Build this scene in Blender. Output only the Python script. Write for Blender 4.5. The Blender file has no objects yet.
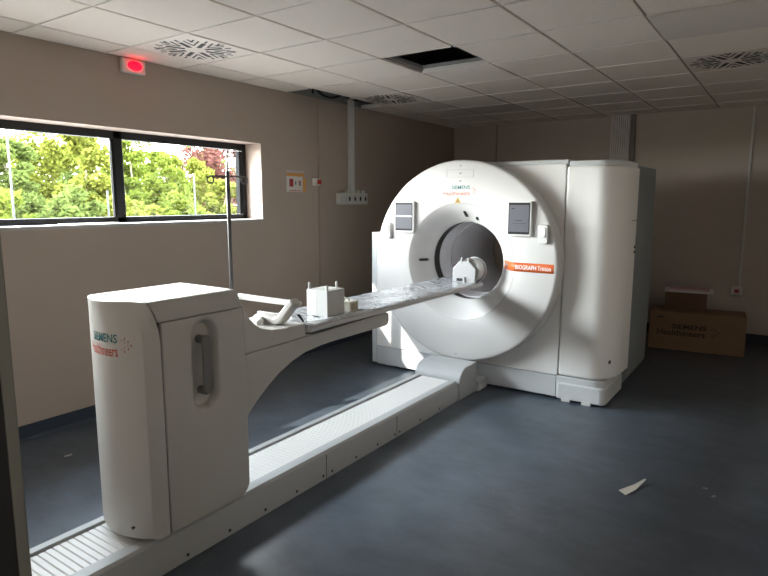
import bpy, bmesh, math, random
from mathutils import Vector, Matrix
PI = math.pi
sc = bpy.context.scene
col = sc.collection
random.seed(7)

# ------------------------------------------------------------------ materials
MATS = {}
def mat(name, rgb, rough=0.5, metal=0.0, spec=0.5, noise=None, bump=None, emit=None, coat=0.0):
    """noise=(scale, amount): mottling of the base colour; bump=(scale, strength)."""
    if name in MATS: return MATS[name]
    m = bpy.data.materials.new(name); m.use_nodes = True
    nt = m.node_tree; b = nt.nodes['Principled BSDF']
    b.inputs['Base Color'].default_value = (*rgb, 1)
    b.inputs['Roughness'].default_value = rough
    b.inputs['Metallic'].default_value = metal
    b.inputs['Specular IOR Level'].default_value = spec
    b.inputs['Coat Weight'].default_value = coat
    tc = nt.nodes.new('ShaderNodeTexCoord')
    if noise:
        n = nt.nodes.new('ShaderNodeTexNoise'); n.inputs['Scale'].default_value = noise[0]
        n.inputs['Detail'].default_value = 6
        nt.links.new(tc.outputs['Object'], n.inputs['Vector'])
        r = nt.nodes.new('ShaderNodeMapRange')
        r.inputs[1].default_value = 0.25; r.inputs[2].default_value = 0.75
        r.inputs[3].default_value = 1 - noise[1]; r.inputs[4].default_value = 1 + noise[1]
        nt.links.new(n.outputs['Fac'], r.inputs[0])
        v = nt.nodes.new('ShaderNodeVectorMath'); v.operation = 'SCALE'
        v.inputs[0].default_value = rgb
        nt.links.new(r.outputs[0], v.inputs['Scale'])
        nt.links.new(v.outputs[0], b.inputs['Base Color'])
    if bump:
        n = nt.nodes.new('ShaderNodeTexNoise'); n.inputs['Scale'].default_value = bump[0]
        n.inputs['Detail'].default_value = 4
        nt.links.new(tc.outputs['Object'], n.inputs['Vector'])
        bp = nt.nodes.new('ShaderNodeBump'); bp.inputs['Strength'].default_value = bump[1]
        bp.inputs['Distance'].default_value = 0.01
        nt.links.new(n.outputs['Fac'], bp.inputs['Height'])
        nt.links.new(bp.outputs['Normal'], b.inputs['Normal'])
    if emit:
        b.inputs['Emission Color'].default_value = (*emit[0], 1)
        b.inputs['Emission Strength'].default_value = emit[1]
    MATS[name] = m
    return m

WHITE   = mat('scanner_white', (.87, .87, .855), .33, noise=(3, .015))
DISCW   = mat('scanner_disc_white', (.60, .595, .585), .42)
LGREY   = mat('scanner_light_grey', (.60, .62, .635), .42)
REARG   = mat('scanner_rear_grey', (.21, .235, .24), .5)
BEIGE   = mat('carriage_warm_grey', (.60, .585, .555), .42, bump=(900, .02))
BEIGE2  = mat('carriage_side_grey', (.56, .545, .515), .45, bump=(900, .02))
SEAM    = mat('seam_dark', (.03, .03, .03), .8)
BLACK   = mat('black_plastic', (.012, .012, .013), .35)
TUNNEL  = mat('bore_grey', (.74, .73, .76), .45)
TUNNEL2 = mat('bore_grey_rear', (.66, .65, .66), .5)
GASKET  = mat('bore_gasket', (.035, .032, .03), .5)
HANDLE  = mat('handle_grey', (.17, .17, .165), .4)
STEEL   = mat('brushed_steel', (.55, .55, .55), .3, metal=.9)
POLE    = mat('pole_grey', (.10, .10, .105), .35)
ORANGE  = mat('orange_band', (.60, .115, .022), .45)
TEAL    = mat('lettering_teal', (.0, .16, .17), .5)
RED     = mat('lettering_orange_red', (.55, .07, .02), .6)
WTXT    = mat('lettering_white', (.9, .9, .9), .5)
INK     = mat('ink_black', (.012, .010, .009), .7)
GREYINK = mat('ink_grey', (.33, .33, .33), .6)
RAILG   = mat('rail_grey', (.46, .475, .48), .42)
TREAD   = mat('rail_tread', (.74, .73, .71), .4)
YELLOW  = mat('warning_amber', (.50, .33, .08), .5)
SCREEN  = mat('screen_glass', (.085, .085, .10), .5, spec=.25, emit=((.42, .42, .52), .04))
SCRTXT  = mat('screen_dark', (.012, .012, .014), .5, spec=.25)
ACRYL   = mat('phantom_white', (.60, .60, .59), .3)
CREAM   = mat('phantom_cream', (.74, .72, .62), .5, noise=(30, .1))
CARD    = mat('cardboard', (.235, .145, .080), .85, noise=(8, .06))
CARD2   = mat('cardboard_dark', (.135, .078, .045), .85, noise=(8, .06))
PINKISH = mat('pink_paper', (.55, .33, .36), .6)
TRAYW   = mat('tray_white', (.62, .60, .60), .5)
PAPER   = mat('paper', (.66, .64, .58), .8)
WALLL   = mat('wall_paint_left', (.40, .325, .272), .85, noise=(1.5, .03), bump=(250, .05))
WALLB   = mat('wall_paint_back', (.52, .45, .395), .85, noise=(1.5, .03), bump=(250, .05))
REVEAL  = mat('reveal_paint', (.40, .31, .26), .8)
SILL    = mat('sill_board', (.40, .37, .345), .5)
TILE    = mat('ceiling_tile', (.74, .665, .60), .9, noise=(2.0, .03), bump=(400, .08))
TILED   = mat('ceiling_tile_dull', (.60, .545, .50), .9)
GRIDB   = mat('ceiling_rail', (.24, .22, .20), .7)
GRIDW   = mat('ceiling_bar', (.72, .68, .63), .5)
VOID    = mat('plenum_concrete', (.22, .22, .215), .9)
VENTP   = mat('vent_plate', (.70, .63, .57), .6)
FRAME   = mat('window_frame_grey', (.018, .018, .019), .5, spec=.3)
FRAMEL  = mat('window_gasket_light', (.014, .014, .014), .9, spec=.1)
RENDERW = mat('exterior_render', (.085, .085, .09), .8)
BASEB   = mat('baseboard_blue', (.018, .028, .045), .5)
SOCKW   = mat('socket_white', (.62, .61, .57), .45)
TRUNK   = mat('trunking_white', (.60, .59, .56), .5)
SWW     = mat('switch_cream', (.70, .64, .58), .5)
SWR     = mat('switch_red', (.42, .03, .02), .4)
JAMB    = mat('door_frame_grey', (.17, .165, .135), .6)
JAMBD   = mat('door_leaf_dark', (.012, .010, .009), .6)
CABLE   = mat('cable_black', (.012, .012, .012), .6)
GALV    = mat('galvanised', (.35, .35, .34), .45, metal=.5)
DUCT    = mat('duct_ribbed', (.74, .71, .68), .5)
BARK    = mat('bark', (.18, .15, .11), .9)
POSTW   = mat('post_white', (.80, .80, .80), .5)
LAMPW   = mat('lamp_housing', (.66, .62, .58), .5)
LAMPR   = mat('lamp_red', (.6, .01, .02), .3, emit=((1, .0, .006), 3.5))

def leaf_mat(name, rgb):
    m = bpy.data.materials.new(name); m.use_nodes = True
    nt = m.node_tree; nt.nodes.clear()
    out = nt.nodes.new('ShaderNodeOutputMaterial')
    tc = nt.nodes.new('ShaderNodeTexCoord')
    n = nt.nodes.new('ShaderNodeTexNoise'); n.inputs['Scale'].default_value = 3.5; n.inputs['Detail'].default_value = 8
    nt.links.new(tc.outputs['Object'], n.inputs['Vector'])
    r = nt.nodes.new('ShaderNodeMapRange'); r.inputs[1].default_value = .3; r.inputs[2].default_value = .7
    r.inputs[3].default_value = .85; r.inputs[4].default_value = 1.2
    nt.links.new(n.outputs['Fac'], r.inputs[0])
    v = nt.nodes.new('ShaderNodeVectorMath'); v.operation = 'SCALE'; v.inputs[0].default_value = rgb
    nt.links.new(r.outputs[0], v.inputs['Scale'])
    d = nt.nodes.new('ShaderNodeBsdfDiffuse'); t = nt.nodes.new('ShaderNodeBsdfTranslucent')
    nt.links.new(v.outputs[0], d.inputs['Color']); nt.links.new(v.outputs[0], t.inputs['Color'])
    mx = nt.nodes.new('ShaderNodeMixShader'); mx.inputs[0].default_value = .4
    nt.links.new(d.outputs[0], mx.inputs[1]); nt.links.new(t.outputs[0], mx.inputs[2])
    nt.links.new(mx.outputs[0], out.inputs['Surface'])
    return m
LEAFS = .42
LEAFY = leaf_mat('leaves_yellow_green', (.34*LEAFS, .37*LEAFS, .070*LEAFS))
LEAFG = leaf_mat('leaves_green', (.23*LEAFS, .30*LEAFS, .080*LEAFS))
LEAFD = leaf_mat('leaves_mid_green', (.28*LEAFS, .35*LEAFS, .060*LEAFS))
LEAFR = leaf_mat('leaves_copper', (.26*LEAFS, .115*LEAFS, .095*LEAFS))
GRASS = mat('lawn_grass', (.06, .085, .02), .9, noise=(2, .3))

def floor_material():
    m = bpy.data.materials.new('vinyl_floor_blue_grey'); m.use_nodes = True
    nt = m.node_tree; b = nt.nodes['Principled BSDF']
    tc = nt.nodes.new('ShaderNodeTexCoord')
    def noise(scale, detail, stretch=None):
        n = nt.nodes.new('ShaderNodeTexNoise'); n.inputs['Scale'].default_value = scale
        n.inputs['Detail'].default_value = detail; n.inputs['Roughness'].default_value = .65
        if stretch:
            mp = nt.nodes.new('ShaderNodeMapping'); mp.inputs['Scale'].default_value = stretch
            mp.inputs['Rotation'].default_value = (0, 0, .5)
            nt.links.new(tc.outputs['Object'], mp.inputs['Vector']); nt.links.new(mp.outputs[0], n.inputs['Vector'])
        else:
            nt.links.new(tc.outputs['Object'], n.inputs['Vector'])
        return n
    n1 = noise(1.6, 8); n2 = noise(3.4, 8, (1, 1.8, 1)); n3 = noise(38, 3)
    add = nt.nodes.new('ShaderNodeMath'); add.operation = 'ADD'
    nt.links.new(n1.outputs['Fac'], add.inputs[0]); nt.links.new(n2.outputs['Fac'], add.inputs[1])
    ramp = nt.nodes.new('ShaderNodeValToRGB')
    ramp.color_ramp.elements[0].position = .36; ramp.color_ramp.elements[0].color = (.046, .060, .079, 1)
    ramp.color_ramp.elements[1].position = .66; ramp.color_ramp.elements[1].color = (.112, .136, .170, 1)
    half = nt.nodes.new('ShaderNodeMath'); half.operation = 'MULTIPLY'; half.inputs[1].default_value = .5
    nt.links.new(add.outputs[0], half.inputs[0]); nt.links.new(half.outputs[0], ramp.inputs[0])
    # pale scuffs: thin ridges of a stretched noise
    w = noise(.9, 2.0, (1, 2.6, 1))
    sub = nt.nodes.new('ShaderNodeMath'); sub.operation = 'SUBTRACT'; sub.inputs[1].default_value = .5
    nt.links.new(w.outputs['Fac'], sub.inputs[0])
    ab = nt.nodes.new('ShaderNodeMath'); ab.operation = 'ABSOLUTE'; nt.links.new(sub.outputs[0], ab.inputs[0])
    mr = nt.nodes.new('ShaderNodeMapRange'); mr.inputs[1].default_value = 0; mr.inputs[2].default_value = .004
    mr.inputs[3].default_value = .26; mr.inputs[4].default_value = 0
    nt.links.new(ab.outputs[0], mr.inputs[0])
    gate = nt.nodes.new('ShaderNodeMath'); gate.operation = 'MULTIPLY'
    nt.links.new(mr.outputs[0], gate.inputs[0]); nt.links.new(n3.outputs['Fac'], gate.inputs[1])
    mix = nt.nodes.new('ShaderNodeMixRGB'); mix.inputs[2].default_value = (.22, .24, .26, 1)
    nt.links.new(gate.outputs[0], mix.inputs[0]); nt.links.new(ramp.outputs[0], mix.inputs[1])
    nt.links.new(mix.outputs[0], b.inputs['Base Color'])
    rr = nt.nodes.new('ShaderNodeMapRange'); rr.inputs[3].default_value = .28; rr.inputs[4].default_value = .42
    nt.links.new(n1.outputs['Fac'], rr.inputs[0]); nt.links.new(rr.outputs[0], b.inputs['Roughness'])
    b.inputs['Specular IOR Level'].default_value = .6
    return m
FLOOR = floor_material()

def pane_material():
    m = bpy.data.materials.new('window_glass'); m.use_nodes = True
    nt = m.node_tree; nt.nodes.clear()
    out = nt.nodes.new('ShaderNodeOutputMaterial')
    t = nt.nodes.new('ShaderNodeBsdfTransparent'); t.inputs[0].default_value = (.93, .95, .94, 1)
    g = nt.nodes.new('ShaderNodeBsdfGlossy'); g.inputs['Roughness'].default_value = .0
    lw = nt.nodes.new('ShaderNodeLayerWeight'); lw.inputs['Blend'].default_value = .5
    pw = nt.nodes.new('ShaderNodeMath'); pw.operation = 'POWER'; pw.inputs[1].default_value = 5
    ma = nt.nodes.new('ShaderNodeMath'); ma.operation = 'MULTIPLY_ADD'; ma.inputs[1].default_value = .9; ma.inputs[2].default_value = .04
    mx = nt.nodes.new('ShaderNodeMixShader')
    nt.links.new(lw.outputs['Facing'], pw.inputs[0]); nt.links.new(pw.outputs[0], ma.inputs[0])
    nt.links.new(ma.outputs[0], mx.inputs[0])
    nt.links.new(t.outputs[0], mx.inputs[1]); nt.links.new(g.outputs[0], mx.inputs[2])
    nt.links.new(mx.outputs[0], out.inputs['Surface'])
    return m
GLASS = pane_material()

def film_material():
    m = mat('crinkled_plastic', (.40, .415, .44), .14, spec=.8, coat=.6)
    nt = m.node_tree; b = nt.nodes['Principled BSDF']
    tc = nt.nodes.new('ShaderNodeTexCoord')
    v = nt.nodes.new('ShaderNodeTexVoronoi'); v.feature = 'DISTANCE_TO_EDGE'; v.inputs['Scale'].default_value = 13
    n = nt.nodes.new('ShaderNodeTexNoise'); n.inputs['Scale'].default_value = 7; n.inputs['Detail'].default_value = 5
    nt.links.new(tc.outputs['Object'], n.inputs['Vector'])
    mixv = nt.nodes.new('ShaderNodeMixRGB'); mixv.inputs[0].default_value = .22
    nt.links.new(tc.outputs['Object'], mixv.inputs[1]); nt.links.new(n.outputs['Color'], mixv.inputs[2])
    nt.links.new(mixv.outputs[0], v.inputs['Vector'])
    a = nt.nodes.new('ShaderNodeMath'); a.operation = 'ADD'
    nt.links.new(v.outputs['Distance'], a.inputs[0]); nt.links.new(n.outputs['Fac'], a.inputs[1])
    bp = nt.nodes.new('ShaderNodeBump'); bp.inputs['Strength'].default_value = .8; bp.inputs['Distance'].default_value = .02
    nt.links.new(a.outputs[0], bp.inputs['Height'])
    nt.links.new(bp.outputs['Normal'], b.inputs['Normal']); nt.links.new(bp.outputs['Normal'], b.inputs['Coat Normal'])
    return m
FILM = film_material()

# ------------------------------------------------------------------ mesh helpers
class MB:
    def __init__(self): self.bm = bmesh.new()
    def face(self, pts):
        vs = [self.bm.verts.new(p) for p in pts]
        return self.bm.faces.new(vs)
    def box(self, x0, x1, y0, y1, z0, z1):
        v = [self.bm.verts.new((x, y, z)) for x in (x0, x1) for y in (y0, y1) for z in (z0, z1)]
        for f in ((0,1,3,2), (4,6,7,5), (0,4,5,1), (2,3,7,6), (0,2,6,4), (1,5,7,3)):
            self.bm.faces.new([v[i] for i in f])
        return self
    def obox(self, c, ax, ay, az):
        """oriented box: centre and three half-axis vectors"""
        c, ax, ay, az = map(Vector, (c, ax, ay, az))
        v = [self.bm.verts.new(c + ax*i + ay*j + az*k) for i in (-1, 1) for j in (-1, 1) for k in (-1, 1)]
        for f in ((0,1,3,2), (4,6,7,5), (0,4,5,1), (2,3,7,6), (0,2,6,4), (1,5,7,3)):
            self.bm.faces.new([v[i] for i in f])
        return self
    def prism(self, poly, axis, a, b):
        """poly: 2-D outline; axis 0/1/2 the extrusion axis, remaining axes in order"""
        def P(u, w, t):
            return {0: (t, u, w), 1: (u, t, w), 2: (u, w, t)}[axis]
        A = [self.bm.verts.new(P(u, w, a)) for u, w in poly]
        B = [self.bm.verts.new(P(u, w, b)) for u, w in poly]
        self.bm.faces.new(A); self.bm.faces.new(B[::-1])
        n = len(poly)
        for i in range(n):
            self.bm.faces.new((A[i], B[i], B[(i+1) % n], A[(i+1) % n]))
        return self
    def loft(self, rings, cap=True, close=True):
        R = [[self.bm.verts.new(p) for p in r] for r in rings]
        n = len(R[0])
        for a, b in zip(R, R[1:]):
            for i in range(n if close else n-1):
                self.bm.faces.new((a[i], a[(i+1) % n], b[(i+1) % n], b[i]))
        if cap: self.bm.faces.new(R[0][::-1]); self.bm.faces.new(R[-1])
        return self
    def tube(self, path, r, n=12, cap=True):
        path = [Vector(p) for p in path]; rings = []
        rr = r if isinstance(r, (list, tuple)) else [r]*len(path)
        up = None
        for i, p in enumerate(path):
            d = (path[min(i+1, len(path)-1)] - path[max(i-1, 0)]).normalized()
            if up is None or abs(d.dot(up)) > .99:
                up = Vector((0, 0, 1)) if abs(d.z) < .9 else Vector((1, 0, 0))
            s = d.cross(up).normalized(); u = s.cross(d).normalized(); up = u
            rings.append([p + (s*math.cos(2*PI*k/n) + u*math.sin(2*PI*k/n))*rr[i] for k in range(n)])
        return self.loft(rings, cap)
    def lathe_y(self, prof, cx, cz, n=96, close=False):
        """prof: list of (r, y) turned about a Y axis through (cx, cz)"""
        R = [[self.bm.verts.new((cx + r*math.sin(2*PI*k/n), y, cz + r*math.cos(2*PI*k/n))) for k in range(n)] for r, y in prof]
        pairs = list(zip(R, R[1:])) + ([(R[-1], R[0])] if close else [])
        for a, b in pairs:
            for k in range(n):
                self.bm.faces.new((a[k], a[(k+1) % n], b[(k+1) % n], b[k]))
        return self
    def ring_prism(self, outline, cx, cz, r, y0, y1, n=96):
        """star-shaped outline (x,z) around (cx,cz) with a round hole of radius r, from y0 to y1"""
        angs = [2*PI*k/n for k in range(n)] + [math.atan2(z-cz, x-cx) % (2*PI) for x, z in outline]
        angs = sorted(set(round(a, 5) for a in angs))
        def hit(a):
            d = (math.cos(a), math.sin(a)); best = None
            m = len(outline)
            for i in range(m):
                x0, z0 = outline[i]; x1, z1 = outline[(i+1) % m]
                ex, ez = x1-x0, z1-z0
                den = d[0]*ez - d[1]*ex
                if abs(den) < 1e-9: continue
                t = ((x0-cx)*ez - (z0-cz)*ex)/den
                s = ((x0-cx)*d[1] - (z0-cz)*d[0])/den
                if t > 0 and -1e-4 <= s <= 1+1e-4 and (best is None or t > best): best = t
            return (cx + d[0]*best, cz + d[1]*best)
        O = [hit(a) for a in angs]; I = [(cx + r*math.cos(a), cz + r*math.sin(a)) for a in angs]
        nv = self.bm.verts.new
        OF = [nv((x, y0, z)) for x, z in O]; IF = [nv((x, y0, z)) for x, z in I]
        OB = [nv((x, y1, z)) for x, z in O]; IB = [nv((x, y1, z)) for x, z in I]
        m = len(angs)
        for i in range(m):
            j = (i+1) % m
            self.bm.faces.new((OF[i], OF[j], IF[j], IF[i]))
            self.bm.faces.new((OB[j], OB[i], IB[i], IB[j]))
            self.bm.faces.new((OF[j], OF[i], OB[i], OB[j]))
            self.bm.faces.new((IF[i], IF[j], IB[j], IB[i]))
        return self
    def build(self, name, m, parent=None, bevel=0, seg=3, smooth=True, angle=35, kind=None, label=None):
        bmesh.ops.remove_doubles(self.bm, verts=self.bm.verts, dist=1e-6)
        bmesh.ops.recalc_face_normals(self.bm, faces=self.bm.faces)
        me = bpy.data.meshes.new(name); 
        root = parent
        if parent is not None:
            w = Vector(parent.get('_w', (0, 0, 0)))
            bmesh.ops.translate(self.bm, vec=-w, verts=self.bm.verts)
        self.bm.to_mesh(me); self.bm.free()
        if smooth:
            me.polygons.foreach_set('use_smooth', [True]*len(me.polygons))
            me.set_sharp_from_angle(angle=math.radians(angle))
        for mm in (m if isinstance(m, (list, tuple)) else [m]): me.materials.append(mm)
        o = bpy.data.objects.new(name, me); col.objects.link(o)
        if parent is not None:
            o.parent = parent; o['_w'] = parent.get('_w', (0, 0, 0))
        if bevel:
            b = o.modifiers.new('bevel', 'BEVEL'); b.width = bevel; b.segments = seg
            b.limit_method = 'ANGLE'; b.angle_limit = math.radians(40); b.harden_normals = False
        if kind: o['kind'] = kind
        if label: o['label'] = label
        return o

def thing(name, label, cat, loc, group=None):
    o = bpy.data.objects.new(name, None); col.objects.link(o)
    o.location = loc; o['_w'] = tuple(loc); o.empty_display_size = .1
    o['label'] = label; o['category'] = cat
    if group: o['group'] = group
    return o
def tag(o, label, cat, group=None, kind=None):
    o['label'] = label; o['category'] = cat
    if group: o['group'] = group
    if kind: o['kind'] = kind
    return o
def struct(o): o['kind'] = 'structure'; return o

def rounded(x0, x1, y0, y1, r, n=6):
    p = []
    for cx, cy, a0 in ((x1-r, y1-r, 0), (x0+r, y1-r, 90), (x0+r, y0+r, 180), (x1-r, y0+r, 270)):
        for k in range(n+1):
            a = math.radians(a0 + 90*k/n); p.append((cx + r*math.cos(a), cy + r*math.sin(a)))
    return p

def lettering(name, body, m, parent, x0, x1, zc, yf, thick=.0012, height=None, bold=0.0):
    """text facing -Y, fitted between x0 and x1, centred on height zc; yf(x, z) gives the surface it lies on"""
    cu = bpy.data.curves.new(name, 'FONT'); cu.body = body; cu.size = 1; cu.offset = bold
    cu.align_x = 'LEFT'; cu.resolution_u = 3
    tmp = bpy.data.objects.new(name + '_tmp', cu); col.objects.link(tmp)
    dg = bpy.context.evaluated_depsgraph_get(); dg.update()
    me = bpy.data.meshes.new_from_object(tmp.evaluated_get(dg))
    bpy.data.objects.remove(tmp); bpy.data.curves.remove(cu)
    xs = [v.co.x for v in me.vertices]; ys = [v.co.y for v in me.vertices]
    s = (x1-x0)/(max(xs)-min(xs)); sz = s if height is None else height/(max(ys)-min(ys))
    zm = (max(ys)+min(ys))/2
    bm = bmesh.new(); bm.from_mesh(me); bpy.data.meshes.remove(me)
    bmesh.ops.triangulate(bm, faces=bm.faces)
    bmesh.ops.subdivide_edges(bm, edges=[e for e in bm.edges if e.calc_length()*s > .03], cuts=2)
    for v in bm.verts:
        x = x0 + (v.co.x-min(xs))*s; z = zc + (v.co.y-zm)*sz
        v.co = (x, yf(x, z) - thick, z)
    M = MB(); M.bm.free(); M.bm = bm
    o = M.build(name, m, parent, smooth=False)
    return o

def dots(name, m, parent, x0, zc, s, yf):
    """the '>' of dots beside the wordmark"""
    M = MB()
    pts = [(0, 1.0), (0, -1.0), (.55, .55), (.55, -.55), (1.0, 0), (0, .35), (0, -.35), (.5, 0), (-.5, .7), (-.5, -.7)]
    for k, (u, w) in enumerate(pts):
        r = s*(.17 if k < 5 else .11)
        c = (x0 + u*s, zc + w*s)
        M.face([(c[0]+r*math.cos(2*PI*i/10), yf(c[0], c[1]) - .0012, c[1]+r*math.sin(2*PI*i/10)) for i in range(10)])
    return M.build(name, m, parent, smooth=False)

# ------------------------------------------------------------------ the room
H = 2.6
RX, YB, YF = 5.3, 4.64, -2.583     # right wall, back wall, room face of the front wall
ZS = 3.1                            # slab above the tiles
WY0, WY1, WZ0, WZ1 = -2.44, .875, 1.408, 2.100   # window opening, unseen left end lengthened to let in more daylight
WT = -.31                           # outside face of the left wall

o = MB().box(-.31, RX+.2, -5.2, YB+.2, -.1, 0).build('floor', FLOOR, smooth=False); struct(o)
M = MB()
M.box(WT, 0, -5.2, WY0, 0, H+.005); M.box(WT, 0, WY1, YB+.2, 0, H+.005)
M.box(WT, 0, WY0, WY1, 0, WZ0); M.box(WT, 0, WY0, WY1, WZ1, H+.005)
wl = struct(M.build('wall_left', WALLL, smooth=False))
M = MB(); M.box(WT, .0, -5.2, YB+.2, H+.005, ZS)
struct(M.build('trim_7', VOID, smooth=False))
# joint bead down the left wall
M = MB(); M.box(0, .006, 1.666, 1.684, .105, H); struct(M.build('trim_1', mat('wall_joint', (.34, .27, .225), .8), smooth=False))
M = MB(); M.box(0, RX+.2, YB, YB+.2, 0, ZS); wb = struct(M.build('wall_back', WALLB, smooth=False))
M = MB(); M.box(.640, .662, YB-.008, YB, .105, H); struct(M.build('trim_2', mat('wall_joint_back', (.36, .305, .265), .8), smooth=False))
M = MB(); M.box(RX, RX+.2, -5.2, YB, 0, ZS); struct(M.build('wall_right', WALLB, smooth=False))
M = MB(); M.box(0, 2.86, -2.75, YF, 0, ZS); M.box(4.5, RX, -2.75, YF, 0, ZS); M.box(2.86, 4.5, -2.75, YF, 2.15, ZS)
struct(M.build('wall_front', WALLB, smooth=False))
M = MB(); M.box(0, RX, -5.2, -5.0, 0, ZS); struct(M.build('wall_corridor', WALLB, smooth=False))
# door frame at the left of the doorway the view looks through
M = MB(); M.box(2.84, 2.90, -2.607, YF+.0005, 0, 2.15); M.box(4.46, 4.52, -2.607, YF+.0005, 0, 2.15); M.box(2.9, 4.46, -2.607, YF+.0005, 2.11, 2.17)
d1 = struct(M.build('door_1', JAMB, bevel=.003))
M = MB(); M.box(2.84, 2.901, -2.77, -2.607, 0, 2.15)
struct(M.build('trim_3', JAMBD, smooth=False))

# baseboards
M = MB(); M.prism([(0, 0), (.018, 0), (.010, .02), (.008, .105), (0, .105)], 1, -5, YB)
struct(M.build('baseboard_left', BASEB, smooth=False))
M = MB(); M.prism([(YB, 0), (YB-.018, 0), (YB-.010, .02), (YB-.008, .105), (YB, .105)], 0, .01, RX)
struct(M.build('baseboard_back', BASEB, smooth=False))

# ceiling: tiles hung between rails
GX = [0] + [.31 + .6*i for i in range(9)]; GX = [g for g in GX if g < RX] + [RX]
GY = [YF] + [.6014*j for j in range(-4, 8)] + [YB]
vents = {(1, -1): None}
missing = {(1.51, .6014), (0, 1.2028), (0, 1.8042)}
ventc = [(.31, -.6014), (.31, 1.8042), (3.31, 1.8042)]
dull = {(.91, 3.007): .0, (3.31, .6014): -.012}
M = MB(); D = MB()
near = lambda a, b: abs(a[0]-b[0]) < .02 and abs(a[1]-b[1]) < .02
for i in range(len(GX)-1):
    for j in range(len(GY)-1):
        c = (GX[i], GY[j])
        if any(near(c, m_) for m_ in missing) or any(near(c, m_) for m_ in ventc): continue
        dz = random.uniform(-.0015, .0015); tgt = M
        for k, v in dull.items():
            if near(c, k): tgt = D; dz += v
        tgt.box(GX[i]+.008, GX[i+1]-.008, GY[j]+.0025, GY[j+1]-.0025, H+dz, H+.018+dz)
ceil = struct(M.build('ceiling', TILE, smooth=False, bevel=.005, seg=2))
D.build('dull_tile', TILED, ceil, smooth=False, bevel=.0025)
M = MB()
for g in GX[1:-1]: M.box(g-.012, g+.012, YF, YB, H+.012, H+.05)
M.build('rail', GRIDB, ceil, smooth=False)
M = MB()
hole = [(0, 1.2028, 2.4056)]
for g in GY[1:-1]:
    for xa, xb in zip(GX, GX[1:]):
        if abs(g-1.8042) < .01 and xa == 0: continue
        M.box(xa+.010, xb-.010, g-.0022, g+.0022, H-.005, H+.03)
M.build('cross_bar', GRIDW, ceil, smooth=False)
# light edge strip where the hole's frame shows
M = MB(); M.box(1.52, 2.10, 1.175, 1.195, H+.03, H+.05); M.box(1.52, 1.535, .61, 1.195, H+.02, H+.05)
M.build('hole_frame', GALV, ceil, smooth=False)
M = MB(); M.box(WT, RX+.2, -5.2, YB+.2, ZS, ZS+.15); struct(M.build('ceiling_slab', VOID, smooth=False))
M = MB(); M.box(0, RX, -5.0, -2.75, H, H+.03); struct(M.build('ceiling_corridor', TILE, smooth=False))
M = MB(); M.box(0.002, .02, YF, YB, H-.006, H); 

# cables and hangers in the open strip above the left wall
def cable(pts, r, label, m=CABLE, name='ceiling_cable', cat='cable'):
    M = MB(); M.tube(pts, r, 8); return tag(M.build(name, m), label, cat, 'cables in the open ceiling strip')
def arcpts(a, b, sag, n=14):
    a, b = Vector(a), Vector(b)
    return [a.lerp(b, t/n) - Vector((0, 0, sag*4*(t/n)*(1-t/n))) for t in range(n+1)]
cable(arcpts((.10, 1.50, 2.69), (.09, 1.98, 2.69), .075), .012, 'thick black cable sagging into the open ceiling strip')
cable(arcpts((.14, 1.80, 2.70), (.12, 2.40, 2.68), .05), .010, 'thin black cable crossing the open ceiling strip above the trunking')
cable([(.12, 1.47, 2.612), (.12, 1.475, 2.9)], .012, 'short black cable dropping straight down near the strip start')
M = MB(); M.obox((.16, 2.02, 2.632), (.12, -.05, .0), (.003, .008, 0), (0, 0, .010))
tag(M.build('hanger_bar', GALV), 'pale metal hanger bar across the open ceiling strip', 'bracket')

# window
W = struct(MB().box(-.262, -.205, WY0, WY1, WZ1-.060, WZ1).box(-.262, -.205, WY0, WY1, WZ0, WZ0+.045)
           .box(-.262, -.205, WY0, WY0+.05, WZ0, WZ1).box(-.262, -.205, WY1-.045, WY1, WZ0, WZ1)
           .box(-.262, -.205, -.452, -.376, WZ0, WZ1).box(-.262, -.205, -1.75, -1.68, WZ0, WZ1).build('window_1', FRAME, smooth=False, bevel=.004))
MB().box(-.228, -.203, -.470, -.446, WZ0+.045, WZ1-.062).build('gasket', FRAMEL, W, smooth=False)
MB().box(-.255, -.206, WY1-.085, WY1-.07, WZ0+.05, WZ1-.07).box(-.255, -.206, WY1-.06, WY1-.05, WZ0+.05, WZ1-.07).build('opening_sash', FRAMEL, W, smooth=False)
for a, b in ((WY0+.05, -1.75), (-1.68, -.452), (-.376, WY1-.045)):
    MB().box(-.236, -.232, a, b, WZ0+.045, WZ1-.062).build('pane', GLASS, W, smooth=False)
M = MB(); M.box(-.205, .012, WY0, WY1+.012, WZ0-.022, WZ0+.002); struct(M.build('trim_4', SILL, smooth=False, bevel=.004))
# lining of the opening (inside pale, outside render)
M = MB(); M.box(-.204, 0, WY1-.002, WY1+.002, WZ0, WZ1); M.box(-.204, 0, WY0-.002, WY0+.002, WZ0, WZ1); M.box(-.204, -.0005, WY0, WY1, WZ1-.002, WZ1+.002)
struct(M.build('trim_5', REVEAL, smooth=False))
M = MB(); M.box(WT-.01, -.262, WY1-.006, WY1+.002, WZ0, WZ1); struct(M.build('trim_6', RENDERW, smooth=False))
# a clip of paper lying on the sill
M = MB(); M.box(-.16, -.05, -.93, -.52, WZ0+.003, WZ0+.008)
tag(M.build('paper_strip', PAPER, smooth=False), 'long pale paper strip lying on the window sill', 'paper')

# ------------------------------------------------------------------ scanner gantry
CX, CZ = 1.815, 1.073
g = thing('scanner_gantry', 'large white ring scanner with round bore, screens and orange band', 'scanner', (1.9, 2.1, 0))
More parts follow.
